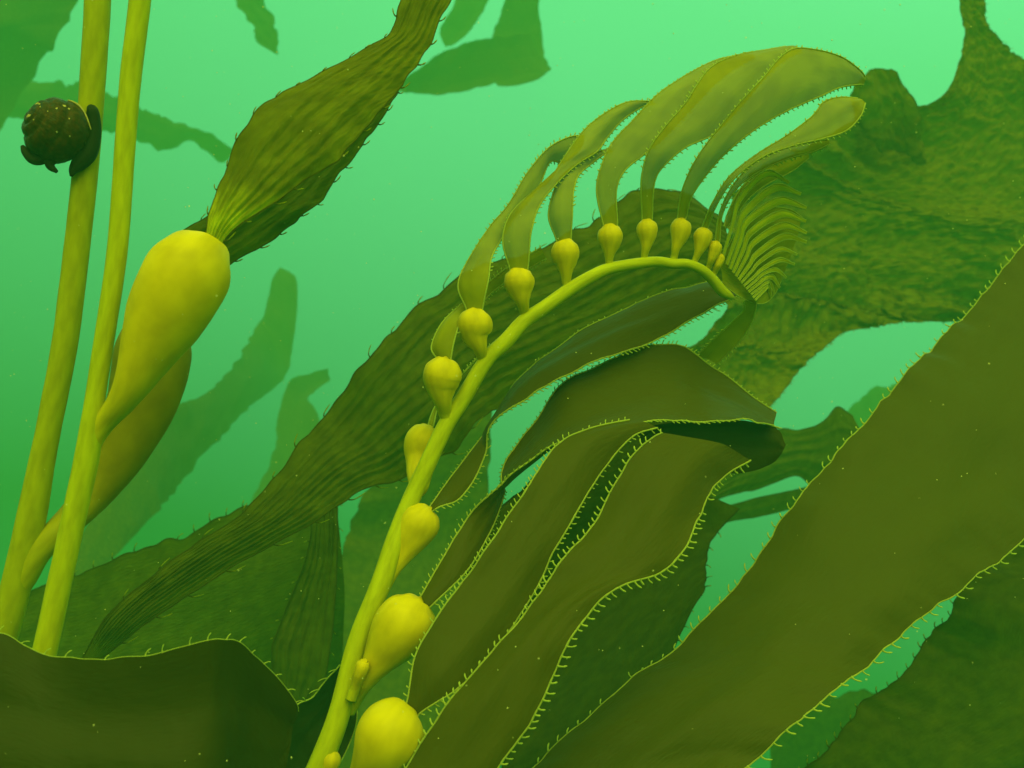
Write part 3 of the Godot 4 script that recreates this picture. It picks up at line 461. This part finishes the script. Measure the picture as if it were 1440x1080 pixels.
	blade(f, "blade", [-0.0148,1.9133,-0.3711, 0.0112,1.915,-0.3708,  -0.0093,1.9286,-0.3709, 0.0186,1.9328,-0.369,  -0.0035,1.9438,-0.3718, 0.0268,1.9515,-0.3681,  0.0041,1.9635,-0.3738, 0.0351,1.9721,-0.3689,  0.0138,1.982,-0.377, 0.0409,1.9969,-0.3707,  0.0221,1.9975,-0.3798, 0.0511,2.0147,-0.3751,  0.0314,2.0195,-0.3833, 0.0719,2.0312,-0.3808,  0.041,2.0389,-0.3874, 0.0788,2.0506,-0.3869,  0.0483,2.0617,-0.3907, 0.0834,2.0634,-0.3944,  0.0544,2.0735,-0.3943, 0.0913,2.0738,-0.4014,  0.0606,2.0793,-0.3982, 0.0989,2.0808,-0.4071], with(q, {"nv": 28, "spine": 0.0034, "step": 0.0030, "spine_radius": 0.00042}), 64)
	blade(f, "blade", [0.0548,2.0863,-0.4315, 0.059,2.076,-0.4337,  0.0745,2.0958,-0.4397, 0.0787,2.0791,-0.4432,  0.0971,2.1037,-0.4482, 0.1027,2.0816,-0.4529,  0.1185,2.1068,-0.4578, 0.1195,2.0901,-0.4613,  0.1249,2.101,-0.459, 0.1239,2.096,-0.4601], with(q, {"mat": "dark_blade", "margin": 0.0, "step": 0.0}), 65)

func fan(f: Node3D, y: Dictionary) -> void:
	# the tip: blades still splitting off one another, thinner and thinner
	var root_a := Vector3(0.073,2.163,-0.4203)
	var root_b := Vector3(0.0928,2.1534,-0.4336)
	var knee_a := Vector3(0.0732,2.1848,-0.4075)
	var knee_b := Vector3(0.0983,2.1615,-0.438)
	var end_a := Vector3(0.0907,2.1973,-0.4048)
	var end_b := Vector3(0.1015,2.1609,-0.4443)
	var bow := Vector3(0.1119,2.1943,-0.4188)
	var cross := (Vector3(0.0576,2.1625,-0.3744) - Vector3(0.0583,2.1599,-0.3749)).normalized()
	var away := Vector3(0, 0, -1)
	blade(f, "blade", [0.0699,2.1749,-0.4127, 0.0715,2.1754,-0.4146,  0.0705,2.1818,-0.4132, 0.0737,2.1809,-0.4155,  0.0737,2.194,-0.4137, 0.0786,2.1917,-0.4162,  0.0807,2.2042,-0.4146, 0.0853,2.2006,-0.4174,  0.0917,2.2147,-0.4165, 0.0948,2.2101,-0.4195,  0.0994,2.2192,-0.4175, 0.1008,2.218,-0.4199], with(y, {"step": 0.0}), 97)
	# the sheet that is still whole
	blade(f, "blade", [0.0704,2.1669,-0.4205, 0.0767,2.1548,-0.4261,  0.0748,2.1705,-0.4238, 0.0838,2.1534,-0.4305,  0.0777,2.1811,-0.4236, 0.0899,2.1533,-0.4346,  0.0833,2.1895,-0.4249, 0.0968,2.1548,-0.4394,  0.0917,2.1948,-0.4268, 0.1009,2.1583,-0.4428,  0.0991,2.1971,-0.4294, 0.1044,2.1638,-0.4447,  0.1052,2.1962,-0.4316, 0.1058,2.1695,-0.4445], with(y, {"tone": Color(0.62, 0.64, 0.7), "step": 0.0, "nv": 40, "ribs": 0.0003, "rib_count": 14.0, "margin": 0.0002, "camber": 0.05}), 98)
	var rng := RandomNumberGenerator.new()
	rng.seed = 5
	for k in 13:
		var u := k / 12.0
		var g := 1.0 - pow(1.0 - u, 1.7)
		var root: Vector3 = root_a.lerp(root_b, pow(u, 0.8))
		var knee: Vector3 = knee_a.lerp(knee_b, clampf(g + rng.randf_range(-0.02, 0.02), 0.0, 1.0))
		var tip: Vector3 = end_a.lerp(bow, 4.0 * g * (1.0 - g) * 0.35).lerp(end_b, pow(g, 1.3))
		if k > 0:
			tip += (tip - knee).normalized() * (0.0095 + rng.randf_range(-0.002, 0.003)) * sin(PI * minf(u * 1.1, 1.0))
		var mid := knee.lerp(tip, 0.55) + cross * 0.006 * (1.0 - 0.75 * u) * rng.randf_range(0.8, 1.2)
		var w := (0.0022 - 0.0012 * u) * rng.randf_range(0.7, 1.2)
		var d := []
		var line := [root, root.lerp(knee, 0.55) + cross * 0.0005, knee + cross * 0.001, mid, tip - cross * 0.001]
		var wide := [0.5, 0.7, 1.0, 1.25, 0.4]
		for i in 5:
			var run_dir: Vector3 = line[mini(i + 1, 4)] - line[maxi(i - 1, 0)]
			var side := run_dir.cross(away).normalized()
			var a: Vector3 = line[i] + side * w * wide[i] * 0.5 - away * 0.002
			var b: Vector3 = line[i] - side * w * wide[i] * 0.5 + away * (w * wide[i] * 0.5 - 0.002)
			d.append_array([a.x, a.y, a.z, b.x, b.y, b.z])
		blade(f, "blade", d, with(y, {"nv": 6, "nu": 10, "step": 0.0, "margin": 0.0003, "tone": Color(1.1, 1.15, 0.7)}), 80 + k)
	blade(f, "blade", [0.0886,2.1524,-0.4338, 0.0944,2.1544,-0.4354,  0.0907,2.1508,-0.4403, 0.0961,2.1496,-0.4426,  0.0873,2.1453,-0.4476, 0.0955,2.1434,-0.45,  0.083,2.1388,-0.4551, 0.0927,2.1377,-0.4574,  0.0781,2.1312,-0.4628, 0.0886,2.131,-0.4649], with(y, {"base_len": 0.0}), 99)

# ---------------------------------------------------------------- the two upright stipes
func old_fronds() -> void:
	var o := {"mat": "old_blade", "nu": 22, "nv": 70, "camber": 0.12, "ruffle": 0.04, "edge": 0.05, "ribs": 0.00065, "rib_count": 7.0, "margin": 0.00022, "step": 0.010, "spine": 0.003, "sweep": 1.2, "spine_radius": 0.00034}
	var a := thing("kelp_frond", Vector3(-0.1642,1.9466,-0.4203), "thick olive stipe with the snail on it, its float hidden behind", "kelp frond", "")
	part("stipe", tube_mesh([-0.1689,1.8951,-0.4312,0.00566,  -0.1659,1.9204,-0.4259,0.00566,  -0.1642,1.9466,-0.4203,0.00553,  -0.164,1.9698,-0.4154,0.00553,  -0.1646,1.9927,-0.4105,0.00539,  -0.1657,2.0101,-0.4068,0.00486,  -0.1665,2.0263,-0.4034,0.00459,  -0.1683,2.0584,-0.3965,0.00472,  -0.1722,2.0901,-0.3898,0.00472,  -0.1762,2.119,-0.3836,0.00472,  -0.1818,2.153,-0.3764,0.00472,  -0.1878,2.1842,-0.3698,0.00486,  -0.1949,2.2151,-0.3632,0.00486], base_of(a), 10, 28, Color(0.82, 0.82, 0.8)), "stipe", a)
	float_on(a, [-0.1631,1.9591,-0.4179,0.00292,  -0.1628,1.9626,-0.4172,0.00356,  -0.1625,1.9661,-0.4164,0.00421,  -0.1621,1.9696,-0.4157,0.00486,  -0.1592,1.98,-0.4137,0.00492,  -0.1549,1.9893,-0.4152,0.00532,  -0.1523,1.9987,-0.4219,0.00627,  -0.1494,2.009,-0.4256,0.00774,  -0.1468,2.0199,-0.4268,0.00958,  -0.145,2.0312,-0.4275,0.01157,  -0.1438,2.0428,-0.4272,0.01335,  -0.1437,2.0546,-0.4265,0.0146,  -0.1449,2.0664,-0.4254,0.01507,  -0.1454,2.0725,-0.4243,0.01417,  -0.1457,2.0773,-0.4232,0.01188,  -0.1461,2.0807,-0.4225,0.00886,  -0.1464,2.0827,-0.422,0.00589,  -0.1465,2.0837,-0.4218,0.00313,  -0.1466,2.084,-0.4217,0.00105,  -0.1466,2.0841,-0.4217,0.00014], Color(0.42, 0.46, 0.5))
	blade(a, "blade", [-0.1471,2.0775,-0.4283, -0.144,2.0786,-0.428,  -0.1471,2.0818,-0.4273, -0.1427,2.0834,-0.427,  -0.1505,2.0966,-0.4293, -0.1389,2.0965,-0.4293,  -0.1524,2.1153,-0.4304, -0.1259,2.1132,-0.4309,  -0.1446,2.1291,-0.4306, -0.1097,2.1328,-0.4298,  -0.1338,2.146,-0.429, -0.0993,2.1458,-0.4291,  -0.1198,2.1675,-0.4296, -0.0933,2.1653,-0.43,  -0.1075,2.1914,-0.4296, -0.0862,2.1853,-0.4309,  -0.096,2.2181,-0.4341, -0.0806,2.209,-0.4361], with(o, {"tone": Color(0.75, 0.85, 0.8)}), 101)
	var b := thing("kelp_frond", Vector3(-0.1327,1.9495,-0.3788), "slimmer yellow stipe carrying a large pear-shaped float and a ribbed blade", "kelp frond", "")
	part("stipe", tube_mesh([-0.1349,1.9073,-0.3877,0.00425,  -0.1332,1.9249,-0.384,0.00425,  -0.1327,1.9495,-0.3788,0.00413,  -0.1334,1.9738,-0.3736,0.00401,  -0.1341,1.9981,-0.3684,0.00401,  -0.1346,2.0139,-0.3651,0.00413,  -0.1357,2.0271,-0.3623,0.00388,  -0.1369,2.0366,-0.3603,0.0034,  -0.1387,2.0557,-0.3562,0.00335,  -0.1415,2.0844,-0.3501,0.0034,  -0.1459,2.1102,-0.3446,0.0034,  -0.1512,2.1408,-0.3381,0.00352,  -0.1549,2.1692,-0.3321,0.00364,  -0.159,2.2,-0.3255,0.00364], base_of(b), 10, 28, Color(0.98, 1.0, 1.0)), "stipe", b)
	float_on(b, [-0.1347,2.0054,-0.3677,0.0019,  -0.1348,2.0086,-0.367,0.00232,  -0.1349,2.0119,-0.3664,0.00274,  -0.1349,2.0152,-0.3657,0.00316,  -0.1342,2.0228,-0.3639,0.00323,  -0.1314,2.03,-0.3615,0.00366,  -0.127,2.0367,-0.3573,0.00465,  -0.1241,2.0438,-0.354,0.00624,  -0.1223,2.0511,-0.3521,0.00831,  -0.1207,2.0586,-0.3504,0.01052,  -0.1191,2.066,-0.3489,0.01251,  -0.1174,2.0734,-0.3473,0.01387,  -0.1156,2.0808,-0.3461,0.01438,  -0.114,2.0865,-0.3456,0.01354,  -0.1127,2.0911,-0.3455,0.01138,  -0.1117,2.0944,-0.3458,0.00851,  -0.1114,2.0964,-0.3461,0.00567,  -0.1112,2.0974,-0.3462,0.00302,  -0.1112,2.0978,-0.3462,0.00101,  -0.1112,2.0978,-0.3462,0.00012])
	blade(b, "blade", [-0.1128,2.0918,-0.3475, -0.1088,2.0924,-0.3474,  -0.1131,2.0954,-0.3467, -0.1073,2.0963,-0.3466,  -0.1143,2.1013,-0.3465, -0.1047,2.1027,-0.3462,  -0.1156,2.1114,-0.3474, -0.0967,2.1136,-0.347,  -0.1152,2.126,-0.3484, -0.0868,2.1265,-0.3483,  -0.1125,2.1435,-0.3498, -0.0775,2.1399,-0.3506,  -0.1058,2.1566,-0.3532, -0.0712,2.1558,-0.3533,  -0.0962,2.1694,-0.3566, -0.066,2.1713,-0.3562,  -0.0846,2.1845,-0.3595, -0.0629,2.1845,-0.3595,  -0.0768,2.196,-0.3622, -0.0607,2.1962,-0.3621,  -0.0761,2.2093,-0.3645, -0.0593,2.209,-0.3645,  -0.0765,2.2252,-0.3662, -0.0571,2.2244,-0.3663,  -0.0783,2.2473,-0.3666, -0.0555,2.2473,-0.3666], with(o, {"tone": Color(1.6, 1.5, 0.9), "base_tone": Color(6.0, 5.4, 1.0), "base_len": 0.03}), 102)

# ---------------------------------------------------------------- big blades close by
func near_blades() -> void:
	var o := {"mat": "blade", "nu": 24, "nv": 36, "camber": 0.07, "ruffle": 0.02, "edge": 0.015, "margin": 0.00035, "step": 0.0060, "spine": 0.0042, "bare_base": 0.0, "spine_radius": 0.00046, "sweep": 0.55, "ribs": 0.00045, "rib_count": 2.5}
	lone_blade("widest toothed olive blade running from the bottom up past the clear opening", [0.0221,1.9091,-0.4283, 0.0875,1.9221,-0.405,  0.0326,1.9237,-0.4354, 0.1,1.9438,-0.4107,  0.047,1.9455,-0.441, 0.1215,1.9665,-0.4161,  0.0678,1.9759,-0.4447, 0.1408,1.9878,-0.4218,  0.0966,2.0091,-0.4581, 0.1619,2.0094,-0.4325,  0.119,2.0394,-0.467, 0.1832,2.0324,-0.4429,  0.1378,2.0761,-0.4797, 0.2089,2.0565,-0.4532,  0.1662,2.1213,-0.4956, 0.2406,2.0874,-0.467,  0.1987,2.1718,-0.5156, 0.2715,2.1294,-0.4837,  0.2345,2.2241,-0.5351, 0.3069,2.1778,-0.504,  0.2719,2.2849,-0.5529, 0.3472,2.2354,-0.5225,  0.3123,2.3485,-0.57, 0.3851,2.3008,-0.5392,  0.3553,2.4168,-0.5862, 0.4236,2.3756,-0.5642,  0.4065,2.4865,-0.602, 0.4549,2.4552,-0.5882,  0.4666,2.5571,-0.6177, 0.4717,2.5426,-0.6105], o, 111)
	lone_blade("dark toothed blade filling the corner under the widest olive blade", [0.204,1.9298,-0.6283, 0.3021,1.8884,-0.6371,  0.2136,1.9574,-0.6225, 0.3364,1.9172,-0.631,  0.2283,1.9814,-0.6174, 0.3512,1.9412,-0.6259,  0.2392,1.9995,-0.6135, 0.3659,1.9652,-0.6208,  0.2516,2.0128,-0.6107, 0.3806,1.9892,-0.6157,  0.2647,2.0351,-0.6059, 0.3954,2.0132,-0.6106,  0.2725,2.0534,-0.6021, 0.4101,2.0371,-0.6055,  0.2749,2.0703,-0.5985, 0.416,2.0631,-0.6,  0.3032,2.1059,-0.6113, 0.436,2.0919,-0.6143,  0.3391,2.1636,-0.6195, 0.4647,2.142,-0.6241,  0.3854,2.2267,-0.6266, 0.4868,2.2066,-0.6308,  0.4394,2.2901,-0.6335, 0.5016,2.2683,-0.6382,  0.4876,2.3374,-0.6337, 0.5,2.3264,-0.636], with(o, {"mat": "old_blade", "tone": Color(1.0, 0.9, 0.8), "step": 0.007}), 112)
	lone_blade("dark folded blade in the lower corner, cutting across both stipes", [-0.1573,1.9561,-0.3518, -0.1223,1.885,-0.3414,  -0.1432,1.9555,-0.3519, -0.1101,1.888,-0.3407,  -0.1339,1.9555,-0.3519, -0.098,1.8909,-0.3401,  -0.1231,1.9531,-0.3514, -0.0833,1.8924,-0.3398,  -0.1119,1.9543,-0.3501, -0.0711,1.8954,-0.3392,  -0.0995,1.9572,-0.3485, -0.0589,1.8984,-0.3385,  -0.0856,1.9634,-0.3452, -0.0521,1.9007,-0.3431,  -0.0723,1.9698,-0.3438, -0.0501,1.9007,-0.3534,  -0.0658,1.9707,-0.3497, -0.049,1.9016,-0.3685,  -0.0591,1.967,-0.3597, -0.0482,1.904,-0.3782,  -0.0517,1.9613,-0.3681, -0.0449,1.9106,-0.383,  -0.0456,1.9551,-0.3745, -0.0443,1.9197,-0.3851,  -0.0439,1.9516,-0.3783, -0.0437,1.9321,-0.3825], with(o, {"mat": "dark_blade", "sides": "l", "spine": 0.0026, "step": 0.007, "spine_radius": 0.00022, "margin": 0.00018, "ruffle": 0.01, "camber": 0.02}), 113)
	lone_blade("small dark blade edge with knobbed spines left of the young frond's foot", [-0.0413,1.9633,-0.4576, -0.0332,1.95,-0.4809,  -0.0445,1.9565,-0.4591, -0.0309,1.9411,-0.4828,  -0.049,1.9479,-0.4609, -0.031,1.9286,-0.4854,  -0.0535,1.9443,-0.4565, -0.0332,1.9172,-0.4777,  -0.0558,1.939,-0.4526, -0.0354,1.9075,-0.4797,  -0.0588,1.9283,-0.4548, -0.0368,1.9001,-0.4711,  -0.0631,1.9147,-0.4577, -0.0404,1.8902,-0.4732,  -0.0683,1.9003,-0.4608, -0.0469,1.8796,-0.4754], with(o, {"mat": "dark_blade", "sides": "l", "spine": 0.004, "step": 0.006, "spine_radius": 0.0003}), 114)

# ---------------------------------------------------------------- the snail
func snail() -> void:
	var at := Vector3(-0.1854,2.1301,-0.3731)
	var s := thing("sea_snail", at, "dark round sea snail with pale spots clinging to the thick stipe", "snail")
	var px := 0.392 / 1483.0
	var turn := Basis.from_euler(Vector3(deg_to_rad(12), 0, deg_to_rad(14)))
	# a globular turban shell: low spire towards the upper left, whorls parted by a spiral groove
	var axis := (turn * Vector3(-0.55, 0.5, 0.67)).normalized()
	var ux := axis.cross(turn * Vector3(0, 1, 0)).normalized()
	var uy := axis.cross(ux)
	var v := PackedVector3Array()
	var nm := PackedVector3Array()
	var uv := PackedVector2Array()
	var c := PackedColorArray()
	var ix := PackedInt32Array()
	var nu := 64
	var nv := 96
	for i in nu + 1:
		var al := PI * pow(i / float(nu), 1.15)
		for j in nv + 1:
			var ph := TAU * j / nv
			var turns := log(maxf(al, 0.04) / 1.75) / log(1.9) + ph / TAU
			var near := absf(turns - round(turns))
			var groove := exp(-pow(near / 0.085, 2.0)) * (1.0 - smoothstep(1.5, 1.8, al)) * smoothstep(0.1, 0.35, al)
			var swell := 0.05 * cos(TAU * turns) * (1.0 - smoothstep(1.4, 2.0, al)) * smoothstep(0.1, 0.5, al)
			var dir := (ux * cos(ph) + uy * sin(ph)) * sin(al) * 47.0 + axis * (cos(al) * (46.0 if al < PI / 2 else 38.0) + 3.0)
			var rough := 0.012 * wander.get_noise_3dv(dir * 0.12)
			var p := dir * px * (1.0 - 0.035 * groove - 0.4 * swell + rough)
			v.append(p)
			uv.append(Vector2(j / float(nv) * 2.0, i / float(nu)))
			var brown := smoothstep(-0.1, 0.35, wander.get_noise_3dv(dir * 0.11 + Vector3(3, 1, 7)))
			c.append(Color(0.55, 0.62, 0.6).lerp(Color(1.0, 0.75, 0.6), brown))
	for i in nu + 1:
		for j in nv + 1:
			var q := i * (nv + 1) + j
			var du := v[mini(i + 1, nu) * (nv + 1) + j] - v[maxi(i - 1, 0) * (nv + 1) + j]
			var dv := v[i * (nv + 1) + (j + 1 if j < nv else 1)] - v[i * (nv + 1) + (j - 1 if j > 0 else nv - 1)]
			var nn := du.cross(dv).normalized()
			nm.append(nn if nn.dot(v[q]) > 0.0 else -nn)
			if i < nu and j < nv:
				var order := [q, q + nv + 1, q + 1, q + 1, q + nv + 1, q + nv + 2]
				if (v[q + 1] - v[q]).cross(v[q + nv + 1] - v[q]).dot(v[q]) < 0.0:
					order = [q, q + 1, q + nv + 1, q + 1, q + nv + 2, q + nv + 1]
				ix.append_array(order)
	part("shell", finish(v, nm, uv, c, ix), "shell", s)
	var eye := turn * Vector3(0, 0, 1)
	for spot in [[-30, 15, 4.2], [-26, 14, 3.0], [-22, 36, 3.6], [-17, 34, 2.6], [19, 31, 3.0], [23, 29, 2.2], [-11, 28, 1.8], [-38, -6, 1.8], [13, 25, 1.8], [-30, 29, 1.3], [0, 20, 1.0], [-16, 8, 1.0], [28, 12, 1.1]]:
		var want := turn * Vector3(spot[0], spot[1], 0) * px
		var best := Vector3.ZERO
		var score := 1e9
		for p in v:
			var off := p - want
			var miss := (off - eye * off.dot(eye)).length()
			if p.dot(eye) > 0.0 and miss < score:
				score = miss
				best = p
		var q := best.normalized()
		var d0 := []
		for e in [[-0.6, 0.8], [-0.2, 1.0], [0.02, 0.7], [0.08, 0.2]]:
			var w0: Vector3 = at + best + q * spot[2] * px * e[0]
			d0.append_array([w0.x, w0.y, w0.z, spot[2] * px * e[1]])
		part("barnacle", tube_mesh(d0, at, 3, 14, Color.WHITE, 0.8), "lime", s)
	var bits := [["foot", "flesh", [[36, 37, -10, 4], [41, 35, -8, 8], [43, 22, -10, 9], [41, 2, -12, 11], [35, -22, -10, 13], [26, -38, -6, 12], [18, -50, -2, 7], [15, -60, 0, 2]]],
		["tentacle", "flesh", [[-12, -30, 6, 7], [-24, -39, 8, 7], [-36, -37, 8, 7], [-45, -27, 8, 6], [-50, -19, 8, 2.5]]],
		["tentacle", "flesh", [[0, -34, 10, 8], [-8, -40, 11, 8], [-9, -48, 11, 6], [0, -56, 11, 2.5]]],
		["shell_lip", "lime", [[14, 45, 8, 0.8], [22, 42, 9, 1.3], [30, 37, 10, 1.4], [37, 28, 9, 1.4], [42, 17, 9, 1.2], [46, 4, 7, 0.7]]]]
	for b in bits:
		var d := []
		for p in b[2]:
			var w: Vector3 = at + turn * Vector3(p[0], p[1], p[2]) * px
			d.append_array([w.x, w.y, w.z, p[3] * px])
		part(b[0], tube_mesh(d, at, 6, 14, Color.WHITE, 0.1), b[1], s)

# ---------------------------------------------------------------- motes in the water
func particles() -> void:
	var rng := RandomNumberGenerator.new()
	rng.seed = 77
	var m := Sheaf.new()
	var turn := Basis.from_euler(Vector3(deg_to_rad(12), 0, deg_to_rad(14)))
	for k in 1300:
		var d := 0.28 + 1.1 * pow(rng.randf(), 1.6)
		var at := turn * Vector3(rng.randf_range(-0.6, 0.6) * d, rng.randf_range(-0.45, 0.45) * d, -d) + Vector3(0, 2, 0)
		var r := rng.randf_range(0.0001, 0.00026) * (0.6 + d)
		var dir := Vector3(rng.randfn(), rng.randfn(), rng.randfn()).normalized() * r
		m.tube(PackedVector3Array([at - dir, at - dir * 0.4, at + dir * 0.5, at + dir]), PackedFloat32Array([r * 0.2, r * 0.8, r * 0.8, r * 0.2]), 5, PackedColorArray([Color.WHITE, Color.WHITE, Color.WHITE, Color.WHITE]))
	var o := part("drifting_motes", finish(m.v, m.nm, m.uv, m.c, m.ix), "speck", self)
	o.set_meta("kind", "stuff")
	o.set_meta("label", "tiny pale specks of plankton drifting in the green water")
	o.set_meta("category", "plankton")
